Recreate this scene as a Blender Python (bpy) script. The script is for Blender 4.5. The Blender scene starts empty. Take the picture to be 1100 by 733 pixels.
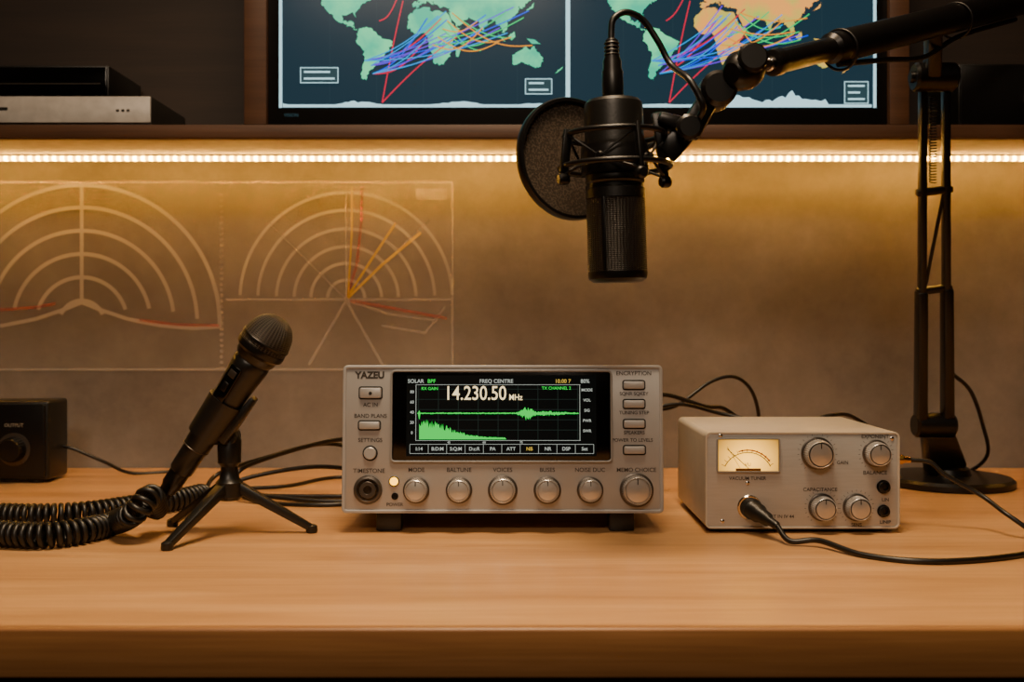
import bpy, bmesh, math, random
from mathutils import Vector, Matrix, noise
from mathutils.geometry import tessellate_polygon
random.seed(7)
C = bpy.context.scene.collection
R = math.radians

# ------------------------------------------------------------ materials
def lin(c):
    if isinstance(c, str):
        c = [int(c[i:i+2], 16)/255 for i in (0, 2, 4)]
    return tuple((x/12.92 if x <= .04045 else ((x+.055)/1.055)**2.4) for x in c)+(1,)

def nmat(name):
    m = bpy.data.materials.new(name); m.use_nodes = True
    nt = m.node_tree; b = nt.nodes['Principled BSDF']
    return m, nt, b

def mat(name, col, rough=.5, metal=0, var=.12, scale=60, bump=0, bscale=400, coat=0, stretch=(1,1,1)):
    m, nt, b = nmat(name)
    N, L = nt.nodes, nt.links
    b.inputs['Roughness'].default_value = rough
    b.inputs['Metallic'].default_value = metal
    b.inputs['Coat Weight'].default_value = coat
    tc = N.new('ShaderNodeTexCoord'); mp = N.new('ShaderNodeMapping')
    mp.inputs['Scale'].default_value = stretch
    L.new(tc.outputs['Object'], mp.inputs[0])
    nz = N.new('ShaderNodeTexNoise'); nz.inputs['Scale'].default_value = scale
    nz.inputs['Detail'].default_value = 4
    L.new(mp.outputs[0], nz.inputs['Vector'])
    cr = N.new('ShaderNodeValToRGB'); c = lin(col)
    cr.color_ramp.elements[0].position = .3; cr.color_ramp.elements[1].position = .7
    cr.color_ramp.elements[0].color = tuple(x*(1-var) for x in c[:3])+(1,)
    cr.color_ramp.elements[1].color = tuple(min(1, x*(1+var)) for x in c[:3])+(1,)
    L.new(nz.outputs[0], cr.inputs[0]); L.new(cr.outputs[0], b.inputs['Base Color'])
    if bump:
        n2 = N.new('ShaderNodeTexNoise'); n2.inputs['Scale'].default_value = bscale
        L.new(mp.outputs[0], n2.inputs['Vector'])
        bp = N.new('ShaderNodeBump'); bp.inputs['Strength'].default_value = bump
        bp.inputs['Distance'].default_value = .001
        L.new(n2.outputs[0], bp.inputs['Height']); L.new(bp.outputs[0], b.inputs['Normal'])
    return m

def emat(name, col, s):
    m, nt, b = nmat(name)
    b.inputs['Base Color'].default_value = (.004, .004, .004, 1)
    b.inputs['Roughness'].default_value = .18
    b.inputs['Specular IOR Level'].default_value = .12
    b.inputs['Emission Color'].default_value = lin(col)
    b.inputs['Emission Strength'].default_value = s
    return m

def amat(name, col, a):   # translucent ink
    m, nt, b = nmat(name)
    b.inputs['Base Color'].default_value = lin(col)
    b.inputs['Roughness'].default_value = .6
    b.inputs['Alpha'].default_value = a
    return m

def grille_mat(name, nu, nv, c0='050505', c1='3a3632'):
    m, nt, b = nmat(name); N, L = nt.nodes, nt.links
    uv = N.new('ShaderNodeUVMap'); sp = N.new('ShaderNodeSeparateXYZ'); L.new(uv.outputs[0], sp.inputs[0])
    def s(o, k):
        a = N.new('ShaderNodeMath'); a.operation = 'MULTIPLY'; a.inputs[1].default_value = k*math.tau; L.new(o, a.inputs[0])
        c = N.new('ShaderNodeMath'); c.operation = 'SINE'; L.new(a.outputs[0], c.inputs[0]); return c.outputs[0]
    mx = N.new('ShaderNodeMath'); mx.operation = 'MAXIMUM'
    L.new(s(sp.outputs[0], nu), mx.inputs[0]); L.new(s(sp.outputs[1], nv), mx.inputs[1])
    cr = N.new('ShaderNodeValToRGB'); cr.color_ramp.elements[0].color = lin(c0); cr.color_ramp.elements[1].color = lin(c1)
    cr.color_ramp.elements[0].position = .2; cr.color_ramp.elements[1].position = .8
    L.new(mx.outputs[0], cr.inputs[0]); L.new(cr.outputs[0], b.inputs['Base Color'])
    bp = N.new('ShaderNodeBump'); bp.inputs['Strength'].default_value = .8; bp.inputs['Distance'].default_value = .0008
    L.new(mx.outputs[0], bp.inputs['Height']); L.new(bp.outputs[0], b.inputs['Normal'])
    b.inputs['Metallic'].default_value = .5; b.inputs['Roughness'].default_value = .42
    return m

BLK = mat('black_plastic', '12110f', .38, bump=.1)
BLKM = mat('black_metal', '0d0c0c', .33, metal=.2)
RUB = mat('black_rubber', '0f0e0d', .42, bump=.1)
CAB = mat('cable_jacket', '0a0909', .4)
SIL = mat('silver_panel', 'a3a3a4', .40, metal=.4, var=.04, bump=.08, bscale=900, scale=20)
SILD = mat('silver_case', '8b8b8b', .42, metal=.4, var=.04, bump=.1, bscale=900)
KNOB = mat('turned_aluminium', 'd0cdca', .28, metal=.75, var=.05)
KNOBD = mat('knob_skirt_metal', '5a544e', .35, metal=.8, var=.05)
AMPF = mat('brushed_panel', 'afaeac', .38, metal=.35, var=.05, scale=40, stretch=(1, 1, 12))
AMPT = mat('cream_enamel', 'b9b1a4', .40, metal=.15, var=.05, bump=.15, bscale=1500)
CHR = mat('chrome', 'c8c0b5', .15, metal=1, var=.03)
GOLD = mat('gold_contact', 'c79a4a', .25, metal=1, var=.03)
INK = mat('panel_ink', '26221e', .6)
GLASSB = mat('black_glass', '050505', .12)
HOLE = mat('dark_recess', '040404', .8)
GRL = grille_mat('steel_mesh_grille', 40, 26, '040404', '4a453f')
GRL2 = grille_mat('condenser_grille', 60, 40, '020202', '242120')

# ------------------------------------------------------------ mesh helpers
def root(name, loc=(0, 0, 0), par=None, rot=(0, 0, 0)):
    e = bpy.data.objects.new(name, None); e.empty_display_size = .05
    e.location = loc; e.rotation_euler = rot; C.objects.link(e)
    if par: e.parent = par
    return e

def finish(bm, name, par, m, bev=0, seg=2, loc=None, recalc=True, ang=35):
    if recalc: bmesh.ops.recalc_face_normals(bm, faces=bm.faces)
    if bev:
        es = [e for e in bm.edges if len(e.link_faces) == 2 and e.calc_face_angle(0) > R(30)]
        bmesh.ops.bevel(bm, geom=es, offset=bev, segments=seg, profile=.5, affect='EDGES', clamp_overlap=True)
    me = bpy.data.meshes.new(name); bm.to_mesh(me); bm.free()
    for p in me.polygons: p.use_smooth = True
    me.set_sharp_from_angle(angle=R(ang))
    if isinstance(m, (list, tuple)):
        for x in m: me.materials.append(x)
    else: me.materials.append(m)
    o = bpy.data.objects.new(name, me); C.objects.link(o)
    if par: o.parent = par
    if loc: o.location = loc
    return o

def box(name, par, c, s, m, bev=.001, rot=None, seg=2):
    bm = bmesh.new(); bmesh.ops.create_cube(bm, size=1)
    bmesh.ops.scale(bm, vec=s, verts=bm.verts)
    o = finish(bm, name, par, m, bev, seg); o.location = c
    if rot: o.rotation_euler = rot
    return o

def frame_of(d):
    d = d.normalized()
    a = Vector((0, 0, 1)) if abs(d.z) < .9 else Vector((0, 1, 0))
    u = a.cross(d).normalized(); v = d.cross(u).normalized()
    return u, v, d

def lathe(name, par, o, axis, prof, m, n=48, knurl=0, ridges=0):
    """prof: (radius, height[, k]) ; k=1 rings carry knurling"""
    o = Vector(o); u, v, d = frame_of(Vector(axis))
    bm = bmesh.new(); uvl = bm.loops.layers.uv.new('UVMap')
    if knurl: n = knurl*2
    rings = []; hs = []
    acc = 0; last = None
    for p in prof:
        r, h = p[0], p[1]; k = len(p) > 2 and p[2]
        if last: acc += math.hypot(r-last[0], h-last[1])
        last = (r, h); hs.append(acc)
        ring = []
        for i in range(n):
            a = math.tau*i/n
            rr = r*(1-(.06 if (k and i % 2) else 0))
            ring.append(bm.verts.new(o+d*h+(u*math.cos(a)+v*math.sin(a))*max(rr, 1e-5)))
        rings.append(ring)
    for j in range(len(rings)-1):
        for i in range(n):
            f = bm.faces.new((rings[j][i], rings[j][(i+1) % n], rings[j+1][(i+1) % n], rings[j+1][i]))
            us = (i/n, (i+1)/n, (i+1)/n, i/n); vs = (hs[j], hs[j], hs[j+1], hs[j+1])
            for l, a, b in zip(f.loops, us, vs): l[uvl].uv = (a, b/max(acc, 1e-6))
    if prof[0][0] > 1e-4: bm.faces.new(rings[0])
    if prof[-1][0] > 1e-4: bm.faces.new(rings[-1])
    return finish(bm, name, par, m, 0)

def bar(name, par, p0, p1, w0, w1, t0, t1, m, bev=.0015, up=(0, 0, 1)):
    p0 = Vector(p0); p1 = Vector(p1); d = (p1-p0).normalized()
    s = d.cross(Vector(up)).normalized(); t = s.cross(d).normalized()
    bm = bmesh.new(); vs = []
    for p, w, h in ((p0, w0, t0), (p1, w1, t1)):
        for a, b in ((-1, -1), (1, -1), (1, 1), (-1, 1)):
            vs.append(bm.verts.new(p+s*a*w/2+t*b*h/2))
    bm.faces.new(vs[0:4]); bm.faces.new(vs[4:8])
    for i in range(4):
        j = (i+1) % 4; bm.faces.new((vs[i], vs[j], vs[4+j], vs[4+i]))
    return finish(bm, name, par, m, bev)

def rpts(cx, cz, w, h, r, n=8):
    out = []
    for sx, sz, a0 in ((1, 1, 0), (-1, 1, 90), (-1, -1, 180), (1, -1, 270)):
        for i in range(n+1):
            a = R(a0+90*i/n)
            out.append((cx+sx*(w/2-r)+r*math.cos(a), cz+sz*(h/2-r)+r*math.sin(a)))
    return out

def rprism(name, par, cx, cz, w, h, r, y0, y1, m, bev=.0005):
    bm = bmesh.new(); pts = rpts(cx, cz, w, h, r)
    a = [bm.verts.new((x, y0, z)) for x, z in pts]; b = [bm.verts.new((x, y1, z)) for x, z in pts]
    bm.faces.new(a); bm.faces.new(b)
    n = len(pts)
    for i in range(n): bm.faces.new((a[i], a[(i+1) % n], b[(i+1) % n], b[i]))
    return finish(bm, name, par, m, bev)

def rframe(name, par, cx, cz, w, h, r, t, y0, y1, m, bev=.0004):
    """rounded rectangular ring, wall thickness t"""
    bm = bmesh.new(); po = rpts(cx, cz, w, h, r); pi = rpts(cx, cz, w-2*t, h-2*t, max(r-t, .0003))
    n = len(po)
    def ring(p, y): return [bm.verts.new((x, y, z)) for x, z in p]
    a, b, c, d = ring(po, y0), ring(po, y1), ring(pi, y0), ring(pi, y1)
    for i in range(n):
        j = (i+1) % n
        for p, q in ((a, b), (c, d), (a, c), (b, d)):
            bm.faces.new((p[i], p[j], q[j], q[i]))
    return finish(bm, name, par, m, bev)

def flat(name, par, polys, y, m):
    """flat polygons in the local XZ plane, facing -y. polys: list of point lists"""
    bm = bmesh.new()
    for p in polys:
        vs = [bm.verts.new((x, y, z)) for x, z in p]
        if len(p) <= 4: 
            try: bm.faces.new(vs)
            except ValueError: pass
        else:
            for t in tessellate_polygon([[Vector((x, z, 0)) for x, z in p]]):
                try: bm.faces.new([vs[i] for i in t])
                except ValueError: pass
    for f in bm.faces:
        f.normal_update()
        if f.normal.y > 0: f.normal_flip()
    return finish(bm, name, par, m, recalc=False)

def ribbon(pts, w):
    out = []
    for (a, b), (c, d) in zip(pts[:-1], pts[1:]):
        L = math.hypot(c-a, d-b)
        if L < 1e-9: continue
        nx, nz = -(d-b)/L*w/2, (c-a)/L*w/2
        out.append([(a+nx, b+nz), (c+nx, d+nz), (c-nx, d-nz), (a-nx, b-nz)])
    return out

def rib_strip(pts, w):   # mitred strip => quads without overlap
    n = len(pts); L = []; Rr = []
    for i in range(n):
        a = pts[max(i-1, 0)]; b = pts[min(i+1, n-1)]
        l = math.hypot(b[0]-a[0], b[1]-a[1]) or 1
        nx, nz = -(b[1]-a[1])/l*w/2, (b[0]-a[0])/l*w/2
        L.append((pts[i][0]+nx, pts[i][1]+nz)); Rr.append((pts[i][0]-nx, pts[i][1]-nz))
    return [[L[i], L[i+1], Rr[i+1], Rr[i]] for i in range(n-1)]

def rect(x0, z0, x1, z1): return [(x0, z0), (x1, z0), (x1, z1), (x0, z1)]

def text(name, par, s, x, z, y, size, m, align='CENTER', bold=0, sx=1):
    cu = bpy.data.curves.new(name, 'FONT'); cu.body = s; cu.size = size
    cu.align_x = align; cu.align_y = 'CENTER'; cu.offset = bold
    t = bpy.data.objects.new(name, cu); C.objects.link(t)
    bpy.context.view_layer.update()
    me = bpy.data.meshes.new_from_object(t.evaluated_get(bpy.context.evaluated_depsgraph_get()))
    bpy.data.objects.remove(t); bpy.data.curves.remove(cu)
    me.materials.clear(); me.materials.append(m); me.name = name
    o = bpy.data.objects.new(name, me); C.objects.link(o); o.parent = par
    o.rotation_euler = (R(90), 0, 0); o.location = (x, y, z); o.scale = (sx, 1, 1)
    return o

def crom(pts, n=12):
    P = [Vector(p) for p in pts]; P = [P[0]*2-P[1]]+P+[P[-1]*2-P[-2]]
    out = []
    for i in range(1, len(P)-2):
        for k in range(n):
            t = k/n; a, b, c, d = P[i-1:i+3]
            out.append(.5*((2*b)+(c-a)*t+(2*a-5*b+4*c-d)*t*t+(3*b-a-3*c+d)*t**3))
    out.append(P[-2]); return out

def tube(name, par, pts, r, m, smooth=True, n=12, cyclic=False, res=4):
    pp = crom(pts, n) if smooth else [Vector(p) for p in pts]
    cu = bpy.data.curves.new(name, 'CURVE'); cu.dimensions = '3D'
    sp = cu.splines.new('POLY'); sp.points.add(len(pp)-1)
    for q, p in zip(sp.points, pp): q.co = (*p, 1)
    sp.use_cyclic_u = cyclic; sp.use_smooth = True
    cu.bevel_depth = r; cu.bevel_resolution = res; cu.use_fill_caps = True
    cu.materials.append(m)
    o = bpy.data.objects.new(name, cu); C.objects.link(o)
    if par: o.parent = par
    return o

def ring(name, par, c, axis, rad, r, m, n=64):
    u, v, d = frame_of(Vector(axis)); c = Vector(c)
    return tube(name, par, [c+(u*math.cos(math.tau*i/n)+v*math.sin(math.tau*i/n))*rad for i in range(n)], r, m, False, cyclic=True)

# ------------------------------------------------------------ main dimensions (metres)
DZ = .75            # desk top
CZ = .962           # camera height
F = 1100.0
WALLY = 1.516
def onray(px, py, d): return Vector(((px-550)*d/F, d, CZ-(py-349)*d/F))
def ondesk(px, py, h=0):
    d = (CZ-DZ-h)*F/(py-349); return Vector(((px-550)*d/F, d, DZ+h))

# ------------------------------------------------------------ room
def wallmat(name, a, b, c):
    m, nt, bs = nmat(name); N, L = nt.nodes, nt.links
    tc = N.new('ShaderNodeTexCoord')
    n1 = N.new('ShaderNodeTexNoise'); n1.inputs['Scale'].default_value = 2.6; n1.inputs['Detail'].default_value = 9; n1.inputs['Roughness'].default_value = .68
    n2 = N.new('ShaderNodeTexNoise'); n2.inputs['Scale'].default_value = 60; n2.inputs['Detail'].default_value = 5
    L.new(tc.outputs['Object'], n1.inputs[0]); L.new(tc.outputs['Object'], n2.inputs[0])
    cr = N.new('ShaderNodeValToRGB'); e = cr.color_ramp.elements
    e[0].position = .34; e[0].color = lin(a); e[1].position = .66; e[1].color = lin(c)
    x = e.new(.5); x.color = lin(b)
    L.new(n1.outputs[0], cr.inputs[0]); L.new(cr.outputs[0], bs.inputs['Base Color'])
    bp = N.new('ShaderNodeBump'); bp.inputs['Strength'].default_value = .25; bp.inputs['Distance'].default_value = .002
    L.new(n2.outputs[0], bp.inputs['Height']); L.new(bp.outputs[0], bs.inputs['Normal'])
    bs.inputs['Roughness'].default_value = .85
    return m
PL = wallmat('plaster_concrete', '645d57', '7a736c', '8e8780')
PL2 = wallmat('dark_plaster', '4a4038', '52473d', '5a4e43')
FLR = mat('dark_floorboards', '2a211a', .5, var=.3, scale=6, stretch=(1, 12, 1))
W = 1.6
box('wall_back', None, (0, WALLY+.05, 1.25), (2*W+.2, .1, 2.5), PL, 0)
box('wall_left', None, (-W-.05, -.5, 1.25), (.1, 3.93, 2.5), PL2, 0)
box('wall_right', None, (W+.05, -.5, 1.25), (.1, 3.93, 2.5), PL2, 0)
box('wall_front', None, (0, -2.5, 1.25), (2*W+.2, .1, 2.5), PL2, 0)
box('floor', None, (0, -.5, -.05), (2*W+.2, 4.2, .1), FLR, 0)
box('ceiling', None, (0, -.5, 2.55), (2*W+.2, 4.2, .1), PL2, 0)

# ------------------------------------------------------------ desk
def woodmat(name, a, b, c, sc=1.0, rough=.42):
    m, nt, bs = nmat(name); N, L = nt.nodes, nt.links
    tc = N.new('ShaderNodeTexCoord'); mp = N.new('ShaderNodeMapping'); mp.inputs['Scale'].default_value = (1.2*sc, 14*sc, 14*sc)
    L.new(tc.outputs['Object'], mp.inputs[0])
    n1 = N.new('ShaderNodeTexNoise'); n1.inputs['Scale'].default_value = 2.2; n1.inputs['Detail'].default_value = 6; n1.inputs['Distortion'].default_value = .6
    mp2 = N.new('ShaderNodeMapping'); mp2.inputs['Scale'].default_value = (6*sc, 260*sc, 260*sc); L.new(tc.outputs['Object'], mp2.inputs[0])
    n2 = N.new('ShaderNodeTexNoise'); n2.inputs['Scale'].default_value = 1.5; n2.inputs['Detail'].default_value = 3
    L.new(mp.outputs[0], n1.inputs[0]); L.new(mp2.outputs[0], n2.inputs[0])
    mx = N.new('ShaderNodeMix'); mx.inputs[0].default_value = .35
    L.new(n1.outputs[0], mx.inputs[2]); L.new(n2.outputs[0], mx.inputs[3])
    cr = N.new('ShaderNodeValToRGB'); e = cr.color_ramp.elements
    e[0].position = .34; e[0].color = lin(a); e[1].position = .66; e[1].color = lin(c); x = e.new(.5); x.color = lin(b)
    L.new(mx.outputs[0], cr.inputs[0]); L.new(cr.outputs[0], bs.inputs['Base Color'])
    bp = N.new('ShaderNodeBump'); bp.inputs['Strength'].default_value = .08; bp.inputs['Distance'].default_value = .001
    L.new(n2.outputs[0], bp.inputs['Height']); L.new(bp.outputs[0], bs.inputs['Normal'])
    bs.inputs['Roughness'].default_value = rough
    return m
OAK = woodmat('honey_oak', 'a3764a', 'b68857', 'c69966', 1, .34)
EDGE = woodmat('oak_front_shaded', '7a5230', '8a6038', '986c42', 1, .4)  # desk oak darkened: shade of the less lit front put into the colour
WAL = woodmat('dark_walnut', '3a2618', '4a3120', '553a27', 1, .5)
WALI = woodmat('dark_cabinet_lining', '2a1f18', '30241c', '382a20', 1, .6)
desk = root('wooden_desk', (0, 0, 0))
Y0 = .715
box('desktop', desk, (0, (Y0+.006+WALLY-.002)/2, DZ-.0175), (2.2, WALLY-.002-Y0-.006, .035), OAK, 0)
box('front_edge_shaded', desk, (0, Y0+.004, DZ-.0178), (2.2, .008, .0352), EDGE, .0022, seg=3)  # added strip carrying the painted shade of the desk front
for i, x in enumerate((-1.03, 1.03)):
    box('side_panel_%d' % (i+1), desk, (x, 1.12, (DZ-.035)/2), (.035, .66, DZ-.035), WAL, .002)
box('modesty_panel', desk, (0, 1.40, .5), (2.02, .018, .42), WAL, .002)

# ------------------------------------------------------------ wall cabinet
cab = root('hanging_media_cabinet', (0, 0, 0))
CF = 1.335; SZ = CZ+.244; TZ = SZ+.017; HT = .56
depth = WALLY-.001-CF
def P2(px, d=CF): return (px-550)*d/F
box('bottom_board', cab, (0, CF+depth/2, SZ+.0085), (2.4, depth, .017), WAL, .001)
box('underside_glare_sheet', cab, (0, CF+depth/2+.004, SZ-.0008), (2.4, depth-.008, .0016), mat('underside_glare_pale', 'c9b79c', .6), 0)  # pale sheet added; LED glare on the board's underside put into its colour
box('top_board', cab, (0, CF+depth/2, TZ+HT+.009), (2.4, depth, .018), WAL, .001)
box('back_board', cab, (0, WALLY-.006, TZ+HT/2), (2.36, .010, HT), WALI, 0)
for i, (a, b) in enumerate(((262, 286), (956, 977))):
    box('divider_%d' % (i+1), cab, (P2((a+b)/2), CF+(depth-.011)/2, TZ+HT/2), ((b-a)*CF/F, depth-.011, HT), WAL, .001)
for i, x in enumerate((-1.19, 1.19)):
    box('end_panel_%d' % (i+1), cab, (x, CF+(depth-.011)/2, TZ+HT/2), (.018, depth-.011, HT), WAL, .001)

# LED strip under the cabinet
led = root('led_strip_light', (0, 1.462, SZ-.0016))
m, nt, b = nmat('led_diffuser'); N, L = nt.nodes, nt.links
tc = N.new('ShaderNodeTexCoord'); sp = N.new('ShaderNodeSeparateXYZ'); L.new(tc.outputs['Object'], sp.inputs[0])
mu = N.new('ShaderNodeMath'); mu.operation = 'MULTIPLY'; mu.inputs[1].default_value = math.tau/.0115; L.new(sp.outputs[0], mu.inputs[0])
si = N.new('ShaderNodeMath'); si.operation = 'SINE'; L.new(mu.outputs[0], si.inputs[0])
mr = N.new('ShaderNodeMapRange'); mr.inputs[1].default_value = -.2; mr.inputs[2].default_value = .8
LEDS = 50.0
mr.inputs[3].default_value = LEDS*.16; mr.inputs[4].default_value = LEDS*1.9
L.new(si.outputs[0], mr.inputs[0]); L.new(mr.outputs[0], b.inputs['Emission Strength'])
b.inputs['Emission Color'].default_value = (1, .48, .07, 1)
LEDM = m
box('aluminium_channel', led, (0, 0, -.0011), (2.3, .012, .002), SILD, 0)
box('diffuser', led, (0, 0, -.0053), (2.3, .007, .0055), LEDM, .0008)

# ------------------------------------------------------------ television with world maps
tvd = 1.345; S = tvd/F
tv = root('television', (P2(621, tvd), tvd, TZ))
def T(px, py): return ((px-621)*S, CZ+(349-py)*S-TZ)
tw, th = (955-287)*S, .47
rprism('housing', tv, 0, th/2, tw, th, .004, 0, .035, mat('tv_bezel', '0a0909', .3), .001)
x0, z0 = T(300, 116); x1, _ = T(941, 116); z1 = th-.012
SCR = emat('tv_screen_background', '1b3440', 1.05)
flat('screen', tv, [rect(x0, z0, x1, z1)], -.0006, SCR)
WHT = emat('tv_white', 'b0dce4', 1.6); MTG = emat('tv_label', '2f4a50', 1.0)
xm, _ = T(610, 0)
flat('screen_divider', tv, [rect(xm-.0028, z0, xm+.0028, z1), rect(x0, z0, x0+.004, z1), rect(x1-.004, z0, x1, z1)], -.0012, WHT)
LAND = {
 'na': [(-168,66),(-156,71),(-125,70),(-95,72),(-82,68),(-94,60),(-80,52),(-78,62),(-65,60),(-56,52),(-66,45),(-74,40),(-81,31),(-80,25),(-84,30),(-97,27),(-97,20),(-90,19),(-87,21),(-84,15),(-83,9),(-78,8),(-86,12),(-95,16),(-106,21),(-112,29),(-118,34),(-124,42),(-124,49),(-135,58),(-150,60),(-163,55),(-165,62)],
 'gl': [(-55,82),(-25,83),(-20,75),(-30,68),(-43,60),(-52,66),(-58,75)],
 'sa': [(-78,8),(-72,12),(-60,10),(-50,1),(-35,-6),(-39,-16),(-48,-26),(-57,-37),(-65,-43),(-68,-54),(-74,-50),(-73,-38),(-70,-18),(-81,-5)],
 'af': [(-6,35),(10,37),(11,33),(32,31),(38,18),(44,11),(51,12),(40,-5),(40,-16),(33,-28),(26,-34),(18,-34),(12,-17),(9,0),(5,5),(-8,4),(-17,13),(-16,24)],
 'eu': [(-9,37),(-9,43),(-1,44),(-4,48),(5,52),(9,57),(6,62),(15,69),(28,71),(42,66),(60,69),(75,73),(105,77),(130,72),(160,70),(180,68),(178,63),(163,60),(157,51),(152,59),(138,55),(141,48),(130,42),(127,35),(122,38),(121,30),(112,21),(108,20),(108,11),(104,2),(100,12),(94,18),(88,22),(80,14),(77,8),(72,20),(60,25),(52,16),(44,13),(36,29),(36,36),(27,37),(23,38),(19,41),(13,45),(16,39),(10,44),(3,42),(-2,37)],
 'au': [(114,-22),(122,-18),(131,-12),(137,-16),(142,-11),(146,-19),(153,-26),(150,-37),(143,-39),(136,-34),(129,-32),(116,-35)],
 'mg': [(44,-16),(50,-14),(47,-25),(44,-24)], 'jp': [(130,32),(140,36),(142,44),(138,38)], 'uk': [(-5,50),(1,52),(-3,58),(-6,55)],
 'bo': [(109,1),(117,7),(118,0),(114,-4)], 'su': [(96,5),(106,-6),(102,-4)], 'ng': [(132,-2),(141,-3),(150,-9),(138,-8)], 'nz': [(167,-46),(175,-41),(178,-37),(172,-41)]}
def rough_poly(p, amp=1.6, n=5):
    out = []
    for i in range(len(p)):
        a = p[i]; b = p[(i+1) % len(p)]
        for k in range(n):
            t = k/n; j = amp if k else 0
            out.append((a[0]+(b[0]-a[0])*t+random.uniform(-j, j), a[1]+(b[1]-a[1])*t+random.uniform(-j, j)))
    return out
def landmat(name, a, b, s):
    m, nt, bs = nmat(name); N, L = nt.nodes, nt.links
    tc = N.new('ShaderNodeTexCoord'); nz = N.new('ShaderNodeTexNoise'); nz.inputs['Scale'].default_value = 22; nz.inputs['Detail'].default_value = 5
    L.new(tc.outputs['Object'], nz.inputs[0]); cr = N.new('ShaderNodeValToRGB')
    cr.color_ramp.elements[0].position = .4; cr.color_ramp.elements[1].position = .6
    cr.color_ramp.elements[0].color = lin(a); cr.color_ramp.elements[1].color = lin(b)
    L.new(nz.outputs[0], cr.inputs[0]); L.new(cr.outputs[0], bs.inputs['Emission Color'])
    bs.inputs['Emission Strength'].default_value = s; bs.inputs['Base Color'].default_value = (.004, .004, .004, 1)
    bs.inputs['Roughness'].default_value = .18; bs.inputs['Specular IOR Level'].default_value = .12
    return m
LG = landmat('map_land_green', '28b088', '5cd490', 1.7)
LO = landmat('map_land_heat', '9cb84c', 'ec9c44', 1.6)
def mp_pt(lon0, lo, la): return T(lon0+lo*.86, 40-la*.86)
for nm, lon0, mm in (('map_a', 452, LG), ('map_b', 760, LO)):
    ps = []
    for k, p in LAND.items():
        q = [mp_pt(lon0, *c) for c in rough_poly(p, 1.6 if len(p) > 6 else .5)]
        q = [(x, min(z, z1-.003)) for x, z in q]
        ps.append(q)
    if nm == 'map_b':
        flat(nm+'_americas', tv, [ps[0], ps[1], ps[2]], -.0012, LG)
        flat(nm+'_land', tv, ps[3:], -.0012, mm)
    else: flat(nm+'_land', tv, ps, -.0012, mm)
    # antarctica
    a = []; n = 90; xa = 304 if nm == 'map_a' else 616; xb = 606 if nm == 'map_a' else 936
    for i in range(n+1):
        t = i/n; px = xa+(xb-xa)*t
        h = 3+ (9*max(0, noise.noise(Vector((t*6, lon0*.1, 0))))+ (12 if (nm == 'map_b' and .48 < t < .85) else 0)*(.6+.25*math.sin(t*37)))*(.8+.8*noise.noise(Vector((t*50, lon0*.1, 3))))
        a.append(T(px, 115.5-h))
    flat(nm+'_antarctica', tv, [a+[T(xb, 115.5), T(xa, 115.5)]], -.0012, WHT)
    # grid lines
    gl = []
    for k in range(1, 6): gl.append(rect(*T(xa+(xb-xa)*k/6-.25, 114), *T(xa+(xb-xa)*k/6+.25, -200)))
    flat(nm+'_graticule', tv, gl, -.0009, emat(nm+'_grid', '2a434c', .9))
    # paths
    cols = [('e01c40', 'red'), ('1450f0', 'blue'), ('6a3ae0', 'violet'), ('20d070', 'green'), ('1c98e0', 'cyan'), ('f09820', 'orange')]
    rr_ = random.Random(5+lon0)
    hubs = [(-62, -36), (-70, -30), (-60, -46)]
    for ci, (cc, cn) in enumerate(cols):
        rb = []
        for j in range(5):
            h = hubs[(j+ci) % 3]
            t_ = (rr_.uniform(5, 50), rr_.uniform(-12, 42)) if j < 3 else (rr_.uniform(60, 135), rr_.uniform(0, 38))
            sag = rr_.uniform(4, 16)
            if cn == 'red' and j > 2: h = (-48, -82); t_ = ((45, 0), (-22, 45))[j-3]; sag = -5
            if cn == 'red' and j == 0: h = (-52, 20); t_ = (-25, 60)
            if cn in ('green', 'orange'): h = (15+j*6, -10+j*10); t_ = (rr_.uniform(70, 140), rr_.uniform(-25, 35))
            pts = []
            for k in range(25):
                t = k/24; lo = h[0]+(t_[0]-h[0])*t; la = h[1]+(t_[1]-h[1])*t
                la -= math.sin(t*math.pi)*sag
                pts.append(mp_pt(lon0, lo, la))
            pts = [p for p in pts if p[1] < z1-.01 and x0 < p[0] < x1]
            if len(pts) > 2: rb += rib_strip(pts, .0015)
        flat(nm+'_paths_'+cn, tv, rb, -.0016-.0002*ci, emat(nm+cn, cc, 1.3))
for i, (a, b_, c, d) in enumerate(((323, 73, 364, 90), (564, 85, 593, 102), (906, 88, 932, 112))):
    u0, v0 = T(a, d); u1, v1 = T(c, b_)
    flat('map_label_%d' % (i+1), tv, [rect(u0, v0, u1, v1)], -.0030, MTG)
    lw = .0011; q = []
    q += [rect(u0, v0, u1, v0+lw), rect(u0, v1-lw, u1, v1), rect(u0, v0, u0+lw, v1), rect(u1-lw, v0, u1, v1)]
    for k in range(2 if i < 2 else 3):
        zz = v0+(v1-v0)*(k+.7)/(2.4 if i < 2 else 3.4); q.append(rect(u0+.005, zz-.0012, u1-(.005+.006*(k % 2)), zz+.0012))
    flat('map_label_lines_%d' % (i+1), tv, q, -.0034, WHT)
text('maker_mark', tv, 'VISION', *T(313, 124), -.0008, .006, MTG)

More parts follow.
